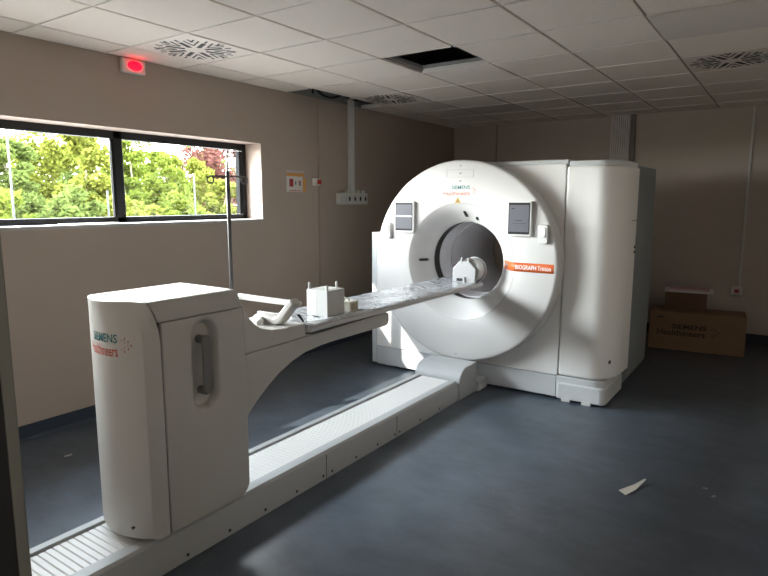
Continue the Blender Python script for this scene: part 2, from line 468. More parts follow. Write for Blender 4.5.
# body behind the ring
arc = [(CX + .80*math.cos(math.radians(a)), CZ + .80*math.sin(math.radians(a))) for a in range(90, 166, 5)]
front_outline = [(.870, .2), (2.630, .2), (2.630, 1.858), (CX, 1.858)] + arc[1:] + [(.955, 1.288), (.870, 1.288)]
MB().ring_prism(front_outline, CX, CZ, .345, 1.485, 1.95).build('front_cover', WHITE, g, bevel=.006)
MB().box(.808, .866, 1.492, 1.95, .03, 1.288).build('side_panel', mat('scanner_side_panel', (.66, .69, .70), .4), g, bevel=.008)
# right cover with a rounded corner in plan
plan = [(2.636, 1.482)] + [(2.86 + .19*math.sin(math.radians(a)), 1.482 + .30*(1-math.cos(math.radians(a)))) for a in range(0, 91, 6)] + [(3.055, 2.00), (2.636, 2.00)]
MB().prism(plan, 2, .205, 1.842).build('right_cover', WHITE, g, bevel=.022, seg=4)
MB().box(2.70, 3.03, 1.93, 2.02, .24, 1.80).build('cover_back', LGREY, g)
# fine seam and latches on the right cover
MB().box(3.042, 3.056, 1.84, 2.0, 1.425, 1.429).build('seam_line', SEAM, g, smooth=False)
for z in (1.075, 1.035): MB().box(3.05, 3.060, 1.945, 1.985, z+.13, z+.152).build('latch_slot', BLACK, g, bevel=.003)
MB().obox((3.000, 1.586, .345), (.004, -.003, 0), (.007, .010, 0), (0, 0, .014)).build('key_socket', BLACK, g, bevel=.002)
# rear section
rarc = [(CX + .76*math.cos(math.radians(a)), CZ + .76*math.sin(math.radians(a))) for a in range(90, 181, 6)]
rear = [(1.06, .04), (2.99, .04), (3.035, .12), (3.045, 1.0), (3.03, 1.862), (CX, 1.862)] + rarc[1:] + [(1.06, .9)]
MB().ring_prism(rear, CX, CZ, .36, 2.03, 2.78).build('rear_cover', REARG, g, bevel=.02)
# grey cap strip on top
MB().prism([(CX+.05, 1.50), (2.640, 1.50), (2.640, 2.03), (CX+.05, 2.03)], 2, 1.858, 1.892).build('top_cap', LGREY, g, bevel=.006)
cap = [(2.648, 1.50)] + [(2.86 + .17*math.sin(math.radians(a)), 1.50 + .28*(1-math.cos(math.radians(a)))) for a in range(0, 91, 9)] + [(3.03, 2.03), (2.648, 2.03)]
MB().prism(cap, 2, 1.842, 1.880).build('top_cap', LGREY, g, bevel=.006)
# plinth
MB().box(.870, 2.62, 1.49, 1.95, .022, .196).build('plinth', LGREY, g, bevel=.004)
pl = [(2.624, 1.487), (2.90, 1.487)] + [(2.90 + .085*math.sin(math.radians(a)), 1.487 + .085*(1-math.cos(math.radians(a)))) for a in range(10, 91, 10)] + [(3.0, 2.02), (2.624, 2.02)]
MB().prism(pl, 2, .016, .200).build('plinth', LGREY, g, bevel=.006)
FC = mat('foot_cover_grey', (.60, .62, .63), .4)
fc = [(2.640, 1.471), (2.955, 1.471)] + [(2.955 + .055*math.sin(math.radians(a)), 1.471 + .055*(1-math.cos(math.radians(a)))) for a in range(10, 91, 10)] + [(3.010, 2.02), (2.640, 2.02)]
MB().prism(fc, 2, .018, .150).build('foot_cover', FC, g, bevel=.012, seg=4)
for x, y in ((2.71, 1.518), (2.87, 1.518), (.96, 1.60), (1.12, 1.60), (2.92, 2.62), (1.2, 2.6)):
    MB().box(x-.035, x+.035, y-.05, y+.05, 0, .030).build('foot', mat('foot_pale', (.62, .62, .60), .5), g, bevel=.003)
# front ring
R0 = .836
prof = [(R0, 1.487), (R0, 1.346), (R0-.003, 1.337), (R0-.010, 1.331), (R0-.026, 1.328), (.60, 1.326), (.500, 1.326), (.490, 1.329), (.490, 1.487)]
MB().lathe_y(prof, CX, CZ, 160, close=True).build('front_ring', DISCW, g, angle=50)
# funnel leading into the bore
prof = [(.487, 1.327), (.480, 1.331), (.460, 1.346), (.425, 1.378), (.392, 1.418), (.360, 1.452), (.337, 1.474), (.330, 1.487), (.329, 1.497), (.345, 1.499), (.487, 1.40)]
MB().lathe_y(prof, CX, CZ, 160, close=True).build('bore_funnel', DISCW, g, angle=60)
MB().lathe_y([(.4905, 1.3315), (.4865, 1.3272), (.4865, 1.34), (.4905, 1.34)], CX, CZ, 120, close=True).build('funnel_seam', mat('seam_grey', (.30, .30, .29), .6), g)
MB().lathe_y([(.330, 1.494), (.334, 1.600), (.36, 1.600), (.36, 1.494)], CX, CZ, 128, close=True).build('bore_gap', GASKET, g)
MB().lathe_y([(.324, 1.600), (.324, 1.79), (.358, 1.79), (.358, 1.600)], CX, CZ, 128, close=True).build('bore_liner', TUNNEL, g)
MB().lathe_y([(.310, 1.79), (.310, 2.70), (.34, 2.78), (.358, 2.78), (.358, 1.79)], CX, CZ, 128, close=True).build('bore_liner', TUNNEL2, g)
# laser windows in the funnel: short pill shaped slots
def funnel_y(r):
    tab = [(.326, 1.49), (.337, 1.474), (.360, 1.452), (.392, 1.418), (.425, 1.378), (.460, 1.346), (.487, 1.327)]
    for (r0, y0), (r1, y1) in zip(tab, tab[1:]):
        if r0 <= r <= r1: return y0 + (y1-y0)*(r-r0)/(r1-r0)
    return 1.327
def slot(ang, r0, r1, w):
    a = math.radians(ang); rm = (r0+r1)/2
    rad = Vector((math.sin(a), 0, math.cos(a))); tan = Vector((math.cos(a), 0, -math.sin(a)))
    p0 = Vector((CX, funnel_y(r0)-.003, CZ)) + rad*r0; p1 = Vector((CX, funnel_y(r1)-.003, CZ)) + rad*r1
    ax = (p1-p0); L = ax.length; ax.normalize(); nrm = tan.cross(ax).normalized()
    M = MB(); ring = []
    for s, c, st in ((1, p1, -90), (-1, p0, 90)):
        for k in range(9):
            t = math.radians(st + 180*k/8)
            ring.append(c + ax*(math.cos(t)*w) + tan*(math.sin(t)*w))
    M.loft([[p - nrm*.004 for p in ring], [p + nrm*.004 for p in ring]])
    return M.build('laser_window', BLACK, g, bevel=.001)
slot(-91, .368, .412, .011); slot(2, .382, .415, .011); slot(17, .372, .385, .011)
sl = MB(); sl.obox((CX-.352, 1.438, CZ-.006), (.006, -.005, 0), (.003, .003, 0), (0, 0, .008)); sl.build('laser_lens', GALV, g)
FY = lambda x, z: 1.3265
# screens
def screen(x0, x1, z0, z1, split):
    s = MB().prism(rounded(x0, x1, z0, z1, .012), 1, 1.296, 1.332).build('display', DISCW, g, bevel=.004)
    MB().box(x0+.012, x1-.014, 1.2935, 1.3, z0+.016, z1-.012).build('bezel', SCRTXT, s, smooth=False)
    MB().box(x0+.018, x1-.020, 1.2925, 1.3, z0+.034, z1-.030).build('screen_glass', SCREEN, s, smooth=False)
    M = MB()
    if split:
        M.box(x0+.018, x1-.020, 1.2915, 1.293, z0+.135, z0+.147)
        M.build('bright_bar', mat('screen_bright', (.7, .7, .75), .3, emit=((.8, .8, .9), .15)), s, smooth=False)
    else:
        M.bm.free()
        for xa, xb, za, zb in ((x0+.035, x0+.062, z1-.060, z1-.055), (x0+.070, x0+.125, z0+.120, z0+.1235), (x0+.050, x0+.155, z0+.098, z0+.100)):
            MB().box(xa, xb, 1.2915, 1.293, za, zb).build('screen_mark', SCRTXT, s, smooth=False)
screen(1.192, 1.392, 1.306, 1.576, True)
screen(2.244, 2.441, 1.308, 1.578, False)
for x0, x1, z0, z1 in ((1.078, 1.148, 1.250, 1.390), (2.498, 2.572, 1.256, 1.400)):
    h_ = MB().prism(rounded(x0, x1, z0, z1, .016), 1, 1.296, 1.332).build('handset', ACRYL, g, bevel=.006)
    MB().prism(rounded(x0+.016, x1-.016, z0+.05, z1-.02, .012), 1, 1.290, 1.30).build('keypad', mat('keypad_grey', (.62, .62, .61), .5), h_, bevel=.002)
# orange band across ring and funnel
M = MB()
def RY(r): return 1.3255 if r > .488 else funnel_y(r)-.0015
xs = [2.165 + (2.636-2.165)*k/40 for k in range(41)]
def rim_y(x):
    r = x-CX
    return RY(r) if r < R0-.028 else 1.3305 + (r-(R0-.028))*.42
F = [[(x, rim_y(x), z) for z in (1.031, 1.066, 1.101)] for x in xs]
rows = [[M.bm.verts.new(p) for p in row] for row in F]
for a, b in zip(rows, rows[1:]):
    for k in range(2): M.bm.faces.new((a[k], b[k], b[k+1], a[k+1]))
band = M.build('orange_band', ORANGE, g)
band.modifiers.new('thickness', 'SOLIDIFY').thickness = .001
lettering('lettering', 'BIOGRAPH Trinion', WTXT, band, 2.315, 2.598, 1.066, lambda x, z: RY(x-CX), thick=.0022, height=.034, bold=.008)
MB().box(2.182, 2.214, 1.436, 1.44, 1.038, 1.068)
MB().obox((2.205, 1.412, 1.072), (.016, -.017, 0), (.002, .002, 0), (0, 0, .014)).build('sensor', mat('sensor_grey', (.22, .20, .20), .4), band)
# marks at the top of the ring
M = MB()
for z0, z1 in ((1.770, 1.7715), (1.830, 1.8315)): M.box(1.690, 1.934, 1.3252, 1.327, z0, z1)
for x in (1.690, 1.9325): M.box(x, x+.0015, 1.3252, 1.327, 1.770, 1.8315)
M.build('mark_outline', GREYINK, g, smooth=False)
for z, w in ((1.862, .006), (1.801, .010), (1.738, .010)):
    MB().box(CX-w, CX+w, 1.3248, 1.327, z-.006, z+.006).build('small_mark', GREYINK, g, smooth=False)
lettering('lettering', 'SIEMENS', TEAL, g, 1.738, 1.905, 1.688, FY, height=.030, bold=.012)
lettering('lettering', 'Healthineers', RED, g, 1.662, 1.905, 1.640, FY, height=.036, bold=.006)
dots('dot_emblem', RED, g, 1.935, 1.660, .022, FY)
tri = MB().prism([(1.765, 1.560), (1.829, 1.560), (1.797, 1.612)], 1, 1.3245, 1.327).build('warning_sign', YELLOW, g, smooth=False)
M = MB()
for a in (90, 210, 330):
    p = [(1.797, 1.577)] + [(1.797 + .0125*math.cos(math.radians(a+d)), 1.577 + .0125*math.sin(math.radians(a+d))) for d in (-30, 0, 30)]
    M.face([(x, 1.3238, z) for x, z in p])
M.build('trefoil', INK, tri, smooth=False)
MB().prism([(1.806+.005*math.cos(2*PI*i/12), .290+.005*math.sin(2*PI*i/12)) for i in range(12)], 1, 1.324, 1.327).build('small_mark', INK, g, smooth=False)

# ------------------------------------------------------------------ floor rail
RY0, RY1 = -2.34, 1.02
r = thing('floor_rail', 'long grey floor rail with ribbed white tread running to the scanner', 'rail', (1.81, -.6, 0))
prof = [(1.608, 0), (2.000, 0), (1.999, .120), (1.992, .148), (1.978, .160), (1.938, .163), (1.938, .140), (1.652, .140), (1.652, .162), (1.612, .162), (1.608, .157)]
MB().prism(prof, 1, RY0, RY1).build('rail_body', RAILG, r, bevel=.003)
# ribbed tread
M = MB(); n = int((RY1-RY0)/.030)
pf = []
for k in range(n):
    y = RY0 + .03*k
    pf += [(y, .147), (y+.004, .152), (y+.026, .152), (y+.0275, .147)]
pts = [(RY0, .140)] + pf + [(RY0+.03*n, .140)]
M.prism(pts, 0, 1.664, 1.908)
MB().box(1.908, 1.930, RY0, RY1-.02, .1405, .153).build('tread_border', RAILG, r, smooth=False)
M.build('tread', TREAD, r, smooth=False)
# end cover beside the gantry
cov = [(1.005, 0), (1.005, .150)] + [(1.005 + .13*(1-math.cos(math.radians(a))), .150 + .105*math.sin(math.radians(a))) for a in range(10, 91, 10)] + [(1.315, .255), (1.315, 0)]
MB().prism(cov, 0, 1.592, 2.012).build('end_cover', RAILG, r, bevel=.008)
MB().box(1.70, 2.030, 1.315, 1.485, .0, .085).build('connector', LGREY, r, bevel=.006)
for y in (-.62, .116): MB().box(1.9985, 2.0008, y-.0015, y+.0015, .005, .145).build('joint_line', SEAM, r, smooth=False)
for y in (-1.57, -1.332, -1.10, -.868, -.648, -.57, -.34, -.11, .09, .15, .42, .70):
    MB().prism([(y+.008*math.cos(2*PI*i/10), .028+.008*math.sin(2*PI*i/10)) for i in range(10)], 0, 1.998, 2.0015).build('screw', BLACK, r, smooth=False)
MB().box(1.931, 1.937, RY0, RY1, .141, .1515).build('tread_edge', SEAM, r, smooth=False)

# ------------------------------------------------------------------ patient table on its carriage
t = thing('patient_table', 'white patient table cantilevered from a tall pillar on the rail', 'patient table', (1.82, -1.45, .152))
PX0, PX1, PZ0, PZ1 = 1.632, 2.018, .175, 1.18
YSEAM = -1.662
side = [(-1.655, PZ0)]
for a in range(-90, 1, 10): side.append((-1.275 + .065*math.cos(math.radians(a)), PZ0+.065 + .065*math.sin(math.radians(a))))
side += [(-1.208, .70), (-1.211, .95), (-1.222, 1.088)]
pil = MB().prism(side + [(-1.655, 1.088)], 0, PX0, PX1).build('pillar', BEIGE2, t, bevel=.008)
MB().prism([(-1.668, 1.0905), (-1.2225, 1.0905), (-1.245, 1.155), (-1.268, PZ1), (-1.712, PZ1), (-1.695, 1.150), (-1.680, 1.12)], 0, PX0, PX1).build('pillar_lid', BEIGE2, t, bevel=.006)
MB().box(PX0+.02, PX1-.02, -1.67, -1.65, PZ0+.01, PZ1-.02).build('seam_filler', SEAM, t, smooth=False)
MB().box(PX0+.05, PX1-.05, -1.66, -1.30, .145, PZ0+.01).build('slide_block', HANDLE, t, smooth=False)
# front shell, bulging towards the door, its face narrowing at the upper corners
def ins(z):
    k = max(0, min(1, (z-.98)/.20)); return .008 + .064*k**2.3
def fy(u):  # u in -1..1 over the face
    return -1.800 + (.048 if u < 0 else .064)*abs(u)**1.9
FSTEPS = 24
def front_surface(x, z):
    a_, b_ = PX0+.028, PX1-ins(z); u = (x-(a_+b_)/2)/((b_-a_)/2)
    return fy(max(-1, min(1, u)))
rings = []
zs = [PZ0, PZ0+.015, PZ0+.05, .4, .7, .95] + [1.0 + .18*k/10 for k in range(11)]
for z in zs:
    a_, b_ = PX0+.028, PX1-ins(z); w = (b_-a_)/2; cxm = (a_+b_)/2
    tuck = .02 if z == PZ0 else 0
    ys = YSEAM - .055*max(0, (z-1.0)/.18)**2
    ring = [(PX0, ys, z), (PX0, min(-1.705, ys-.004), z)]
    ring += [(cxm + w*u, fy(u)+tuck, z) for u in [-1 + 2*k/16 for k in range(17)]]
    ring += [(PX1, min(-1.705, ys-.008), z), (PX1, ys, z)]
    rings.append(ring)
sh = MB().loft(rings).build('front_shell', BEIGE, t, bevel=.003, angle=22)
lettering('lettering', 'SIEMENS', TEAL, sh, 1.760, 1.915, 1.034, front_surface, height=.036, bold=.012)
lettering('lettering', 'Healthineers', RED, sh, 1.730, 1.915, .983, front_surface, height=.046, bold=.006)
dots('dot_emblem', RED, sh, 1.945, 1.010, .026, front_surface)
MB().prism([(1.935+.006*math.cos(2*PI*i/10), .235+.006*math.sin(2*PI*i/10)) for i in range(10)], 1, -1.785, -1.770).build('lock_hole', BLACK, sh, smooth=False)
MB().prism([(1.71+.004*math.cos(2*PI*i/10), -1.70+.004*math.sin(2*PI*i/10)) for i in range(10)], 2, PZ1-.002, PZ1+.006).build('cap_screw', HANDLE, sh, smooth=False)
# recessed grip on the right side
def stadium(y0, y1, z0, z1, n=12):
    rr = (y1-y0)/2; c = (y0+y1)/2
    return [(c + rr*math.cos(math.radians(180*k/n)), z1-rr + rr*math.sin(math.radians(180*k/n))) for k in range(n+1)] + \
           [(c - rr*math.cos(math.radians(180*k/n)), z0+rr - rr*math.sin(math.radians(180*k/n))) for k in range(n+1)]
GY0, GY1, GZ0, GZ1 = -1.520, -1.365, .655, 1.075
out = stadium(GY0, GY1, GZ0, GZ1); inn = stadium(GY0+.022, GY1-.022, GZ0+.022, GZ1-.022)
# the grip pocket is cut out of the pillar's side
cut = MB().loft([[(PX1-.045, y, z) for y, z in inn], [(PX1-.035, y, z) for y, z in inn], [(PX1+.02, y, z) for y, z in stadium(GY0-.006, GY1+.006, GZ0-.006, GZ1+.006)]]).build('cutter', BEIGE2, t)
bpy.context.view_layer.update()
bo = pil.modifiers.new('pocket', 'BOOLEAN'); bo.operation = 'DIFFERENCE'; bo.object = cut; bo.solver = 'EXACT'
pil.modifiers.move(1, 0)
dg = bpy.context.evaluated_depsgraph_get(); dg.update()
me = bpy.data.meshes.new_from_object(pil.evaluated_get(dg))
pil.modifiers.clear(); old = pil.data; pil.data = me; bpy.data.meshes.remove(old)
bpy.data.objects.remove(cut)
me.set_sharp_from_angle(angle=math.radians(35))
hb = MB().prism([(y, z) for y, z in stadium(-1.463, -1.420, .735, 1.000, 8)], 0, PX1-.004, PX1+.010).build('grab_handle', HANDLE, t, bevel=.006)
for z in (.748, .978):
    MB().tube([(PX1-.046, -1.442, z), (PX1-.001, -1.442, z)], .019, 14).build('handle_post', HANDLE, hb)
# cantilever arm
AX0, AX1 = 1.635, 2.000
lower = [(-1.206, .855), (-1.206, .540), (-1.130, .610), (-1.050, .668), (-.970, .715), (-.880, .752), (-.775, .779), (-.650, .790), (-.525, .793), (-.02, .790), (.005, .797), (.018, .815), (.018, .866), (-.01, .876), (-.70, .862)]
MB().prism(lower, 0, AX0, AX1).build('support_arm', BEIGE2, t, bevel=.006)
upper = [(-1.206, .858), (-1.206, 1.090), (-1.190, 1.062), (-1.165, 1.025), (-1.130, .990), (-1.085, .962), (-1.02, .944), (-.93, .935), (-.775, .936), (-.772, .874), (-.700, .865)]
MB().prism(upper, 0, AX0, AX1).build('arm_cover', BEIGE, t, bevel=.010, label='arm cover dished behind the pillar')
MB().box(AX0+.03, AX1-.03, -.76, .000, .868, .888).build('slide_track', BLACK, t, smooth=False)
# table top: shallow cradle with a rounded tip
def cradle(y, w, z0, th, dip):
    top = [(CX + w*u, y, z0 - dip*(1-u*u)) for u in [-1 + 2*k/14 for k in range(15)]]
    bot = [(CX + w*u*.97, y, z0 - dip*(1-u*u) - th - .004*(1-abs(u))) for u in [1 - 2*k/14 for k in range(15)]]
    return top + bot
rings = []
for k in range(31):
    y = -.770 + (1.420+.770)*k/30
    w = .222
    if y > 1.30: w = .222 - .035*((y-1.30)/.12)**2.5
    rings.append(cradle(y, w, .9125, .024, .012))
MB().loft(rings).build('table_top', mat('table_top_grey', (.66, .64, .62), .4), t, bevel=.003, angle=40)
random.seed(3)
M = MB(); nx, ny = 26, 120; V = []
ph = [(random.uniform(8, 60), random.uniform(8, 60), random.uniform(0, 6.3)) for _ in range(9)]
def crink(x, y):
    s = sum(math.sin(a*x + b*y + c) for a, b, c in ph)/9
    return .0075*(1-abs(s)*2.2)
Y0m, Y1m = -.772, 1.395
mw = lambda y: .217 if y < 1.30 else .217 - .035*((y-1.30)/.12)**2.5
for j in range(ny+1):
    row = []
    y = Y0m + (Y1m-Y0m)*j/ny
    w = mw(y)
    for i in range(nx+1):
        u = -1 + 2*i/nx
        e = 1-abs(u)**8
        z = .9165 + .014*e - .012*(1-u*u) + crink(CX+w*u, y)*e
        row.append(M.bm.verts.new((CX + w*u, y, z)))
    V.append(row)
Bt = [[M.bm.verts.new((CX + mw(Y0m + (Y1m-Y0m)*j/ny)*s, Y0m + (Y1m-Y0m)*j/ny, .9125)) for j in range(ny+1)] for s in (-1, 1)]
for j in range(ny):
    for i in range(nx): M.bm.faces.new((V[j][i], V[j][i+1], V[j+1][i+1], V[j+1][i]))
    M.bm.faces.new((V[j][0], V[j+1][0], Bt[0][j+1], Bt[0][j])); M.bm.faces.new((V[j][nx], Bt[1][j], Bt[1][j+1], V[j+1][nx]))
M.bm.faces.new([V[0][i] for i in range(nx+1)] + [Bt[1][0], Bt[0][0]])
M.bm.faces.new([V[ny][i] for i in range(nx, -1, -1)] + [Bt[0][ny], Bt[1][ny]])
M.build('mattress', FILM, t, angle=80, label='thin mattress under crinkled clear plastic')

ZT = .922   # resting height on the mattress
# arm support lying behind the pillar
a = thing('arm_support', 'white bent arm support frame standing in the dip behind the pillar', 'arm support', (1.80, -.86, .93))
def ribbon(pts, th, y0, y1):
    L, Rr = [], []
    for i, p in enumerate(pts):
        p = Vector(p); d = (Vector(pts[min(i+1, len(pts)-1)]) - Vector(pts[max(i-1, 0)])).normalized()
        nrm = Vector((-d.y, d.x))
        L.append(tuple(p + nrm*th/2)); Rr.append(tuple(p - nrm*th/2))
    return MB().prism(L + Rr[::-1], 1, y0, y1)
ribbon([(1.745, .945), (1.765, .960), (1.80, .964), (1.84, .960), (1.880, .953), (1.905, .954), (1.930, .970), (1.975, 1.020), (2.010, 1.058), (2.022, 1.072)], .040, -.905, -.842).build('support_paddle', BEIGE2, a, bevel=.010)  # paddle and foot greyer than the bar: front-face shade put into the colour
MB().tube([(1.760, -.87, .956), (1.800, -.91, .953), (1.850, -.955, .950)], [.018, .020, .020], 12).build('support_foot', BEIGE2, a)
MB().box(1.545, 2.018, -.860, -.815, 1.035, 1.062).build('support_bar', WHITE, a, bevel=.009)
MB().tube([(2.012, -.845, .998), (2.022, -.815, .955)], [.008, .005], 8).build('lock_pin', BLACK, a)
MB().box(1.660, 1.80, -.80, -.775, .955, .968).build('support_rest', WHITE, a, bevel=.004)

# infusion pole clamped beside the table
p = thing('iv_pole', 'thin grey infusion pole with two looped hooks behind the pillar', 'infusion pole', (1.56, -.885, .80))
MB().tube([(1.56, -.885, .80), (1.56, -.885, 1.735)], .0105, 14).build('pole', POLE, p)
MB().tube([(1.56, -.885, 1.735), (1.56, -.885, 1.845)], .006, 10).build('pole_tip', mat('pole_tip_white', (.85, .80, .78), .4), p)
hk = []
dirv = Vector((.25, .97, 0)).normalized()
for s in (-1, 1):
    c = Vector((1.56, -.885, 1.705)) + dirv*(s*.098) - Vector((0, 0, .018))
    pts = [Vector((1.56, -.885, 1.706)), Vector((1.56, -.885, 1.706)) + dirv*(s*.06)]
    pts += [c + dirv*(s*.018*math.sin(math.radians(an))) + Vector((0, 0, .018*math.cos(math.radians(an)))) for an in range(0, 331, 22)]
    MB().tube(pts, .0045, 8).build('hook', POLE, p)
MB().box(1.545, 1.6345, -.905, -.865, .80, .86).build('clamp', HANDLE, p, bevel=.004)

# phantoms on the table
b = thing('phantom_box', 'white acrylic box with three upright pegs on the table', 'phantom box', (1.873, -.455, ZT))
bx0, bx1, by0, by1, bz1 = 1.797, 1.950, -.535, -.377, 1.072
MB().box(bx0, bx1, by0, by1, ZT, bz1).build('box_body', ACRYL, b, bevel=.002)
for x, y, hp in ((bx0+.010, by0+.012, .040), (bx1-.050, by1-.012, .036), (bx1-.010, by0+.012, .030)):
    MB().tube([(x, y, bz1), (x, y, bz1+hp)], .0075, 10).build('peg', ACRYL, b)
MB().box(bx0+.022, bx1-.022, by0+.022, by1-.022, bz1, bz1+.002).build('lid_panel', mat('lid_grey', (.55, .55, .52), .5), b, smooth=False)
MB().box(bx0-.0004, bx0+.07, by0-.0006, by0, ZT+.005, bz1-.004).build('side_plate', mat('side_plate', (.72, .72, .70), .35), b, smooth=False)
b = thing('phantom_block', 'small cream block with a mottled side beside the pegged box', 'phantom block', (1.915, -.305, ZT))
MB().box(1.855, 1.965, -.345, -.262, ZT, .985).build('block_body', CREAM, b, bevel=.004)
MB().box(1.9645, 1.9665, -.332, -.275, ZT+.01, .975).build('block_side', mat('mottled_side', (.45, .42, .30), .7, noise=(60, .5)), b, smooth=False)
for x in (1.895, 1.925): MB().tube([(x, -.305, .985), (x, -.305, 1.004)], .007, 8).build('block_peg', ACRYL, b)
# round calibration phantom at the table tip
PHANT = mat('phantom_grey_white', (.42, .425, .43), .35)
c = thing('calibration_phantom', 'white gabled phantom with round drum at the table tip inside the bore', 'phantom', (1.88, 1.27, ZT-.004))
gp = [(1.808, .918), (2.010, .918), (2.014, 1.035), (1.965, 1.086), (1.940, 1.098), (1.885, 1.098), (1.860, 1.086), (1.808, 1.030)]
MB().prism(gp, 1, 1.235, 1.262).build('face_plate', PHANT, c, bevel=.004)
cy = MB().lathe_y([(.001, 1.262), (.094, 1.262), (.098, 1.268), (.098, 1.345), (.094, 1.352), (.001, 1.352)], 1.945, 1.020, 48)
cy.build('drum', mat('drum_white', (.44, .45, .46), .3), c, angle=40)
MB().lathe_y([(.092, 1.352), (.104, 1.352), (.104, 1.372), (.092, 1.372)], 1.945, 1.020, 48, close=True).build('drum_rim', PHANT, c)
for x in (1.888, 1.950): MB().box(x-.006, x+.006, 1.230, 1.266, 1.085, 1.125).build('prong', PHANT, c, bevel=.002)
MB().box(1.848, 1.925, 1.222, 1.236, .925, .968).build('level_block', PHANT, c, bevel=.002)
MB().box(1.853, 1.905, 1.2205, 1.2222, .932, .955).build('level_window', BLACK, c, smooth=False)

# ------------------------------------------------------------------ boxes in the corner
b = thing('cardboard_box', 'long brown cardboard box with black lettering on the floor', 'box', (3.31, 4.06, 0))
ang = math.atan2(.10, .905)
ax = Vector((math.cos(ang), math.sin(ang), 0)); ay = Vector((-math.sin(ang), math.cos(ang), 0))
P0 = Vector((2.882, 3.77, 0))
L, Dp, Hb = .905, .38, .405
MB().obox(P0 + ax*L/2 + ay*Dp/2 + Vector((0, 0, Hb/2)), ax*L/2, ay*Dp/2, Vector((0, 0, Hb/2))).build('carton', CARD, b, bevel=.004)
for s, nm in ((0, 'flap'), (1, 'flap')):
    MB().obox(P0 + ax*L/2 + ay*(Dp*(.25+.5*s)) + Vector((0, 0, Hb+.002)), ax*(L/2-.002), ay*(Dp/4-.002), Vector((0, 0, .002))).build(nm, CARD, b, smooth=False)
bface = lambda x, z: P0.y + (x-P0.x)*math.tan(ang) - .001
lettering('lettering', 'SIEMENS', INK, b, 3.105, 3.43, .258, bface, height=.050, bold=.02)
lettering('lettering', 'Healthineers', INK, b, 2.965, 3.42, .190, bface, height=.062, bold=.015)
dots('dot_emblem', INK, b, 3.495, .220, .045, bface)
MB().obox(P0 + ax*.11 + Vector((0, -.001, .352)), ax*.028, ay*.001, Vector((0, 0, .007))).build('printed_mark', INK, b, smooth=False)
b = thing('small_box', 'dark brown small box stacked on the long cardboard box', 'box', (3.16, 4.12, Hb+.004))
c0 = P0 + ax*.335 + ay*.24 + Vector((0, 0, Hb+.004))
MB().obox(c0 + Vector((0, 0, .10)), ax*.20, ay*.12, Vector((0, 0, .10))).build('carton', CARD2, b, bevel=.004)
tr = thing('tray', 'white tray with pink paper lying on the small brown box', 'tray', c0 + Vector((0, 0, .20)))
MB().obox(c0 + ax*.02 + Vector((0, 0, .212)), ax*.235, ay*.14, Vector((0, 0, .011))).build('tray_body', TRAYW, tr, bevel=.006)
MB().obox(c0 + ax*.03 + Vector((0, 0, .232)), ax*.19, ay*.115, Vector((0, 0, .009))).build('pink_sheet', PINKISH, tr, bevel=.006)

# paper and crumbs on the floor
M = MB()
pp = [(3.400, .165), (3.455, .125), (3.500, .215), (3.535, .40), (3.520, .405), (3.475, .300)]
pp = [(3.468+(x-3.468)*.78, .265+(y-.265)*.80) for x, y in pp]
zc = [.004, .003, .012, .020, .018, .010]
Vt = [M.bm.verts.new((x, y, z)) for (x, y), z in zip(pp, zc)]
Vb = [M.bm.verts.new((x, y, max(.0, z-.003))) for (x, y), z in zip(pp, zc)]
for idx in ((0, 1, 2), (0, 2, 5), (2, 3, 4), (2, 4, 5)):
    M.bm.faces.new([Vt[i] for i in idx]); M.bm.faces.new([Vb[i] for i in idx][::-1])
for i in range(6): M.bm.faces.new((Vt[i], Vb[i], Vb[(i+1) % 6], Vt[(i+1) % 6]))
tag(M.build('paper_scrap', PAPER, smooth=False), 'torn triangular paper scrap on the open floor', 'paper')
def crumb(x, y, s, rot, label):
    M = MB(); M.obox((x, y, .004), (s*math.cos(rot), s*math.sin(rot), .001), (-.006*math.sin(rot), .006*math.cos(rot), 0), (0, 0, .003))
    tag(M.build('crumb', mat('crumb_grey', (.40, .39, .36), .9), bevel=.002), label, 'crumb', 'paper crumbs on the floor')
crumb(.475, -1.30, .022, 1.35, 'white sliver of paper on the floor between wall and rail')
crumb(3.804, .476, .012, .1, 'tiny pale crumb on the right floor, farther of two')
crumb(3.853, .401, .013, 1.0, 'tiny pale crumb on the right floor, nearer of two')

# ------------------------------------------------------------------ left wall fittings
l = thing('warning_lamp', 'glowing red warning lamp in white housing high on the wall', 'lamp', (0, -.40, 2.54))
MB().box(0, .045, -.492, -.308, 2.492, 2.592).build('lamp_housing', LAMPW, l, bevel=.008)
M = MB(); rings = []
for k in range(6):
    s = math.cos(math.radians(15*k)); d = .028*math.sin(math.radians(15*k))
    rings.append([(.045+d, -.395 + .058*s*math.cos(2*PI*i/20), 2.545 + .034*s*math.sin(2*PI*i/20)) for i in range(20)])
M.loft(rings).build('lamp_lens', LAMPR, l, angle=80)
s = thing('safety_notice', 'white safety notice sheet over an orange card on the wall', 'notice', (0, 1.34, 1.66))
MB().box(.001, .004, 1.205, 1.450, 1.812, 1.848).box(.001, .004, 1.39, 1.478, 1.668, 1.80).build('orange_card', mat('card_orange', (.62, .30, .08), .7), s, smooth=False)
MB().box(.004, .006, 1.195, 1.425, 1.665, 1.815).build('white_sheet', mat('sheet_white', (.62, .60, .56), .7), s, smooth=False)
MB().box(.006, .0068, 1.235, 1.290, 1.715, 1.790).build('red_panel', mat('panel_red', (.35, .02, .03), .6), s, smooth=False)
MB().box(.006, .0068, 1.315, 1.332, 1.735, 1.770).build('dark_figure', mat('figure_dark', (.10, .12, .12), .6), s, smooth=False)
MB().box(.006, .0068, 1.368, 1.398, 1.725, 1.775).build('brown_figure', mat('figure_brown', (.28, .15, .14), .6), s, smooth=False)
MB().box(.006, .0066, 1.23, 1.41, 1.672, 1.680).build('red_strip', mat('strip_red', (.45, .10, .08), .6), s, smooth=False)
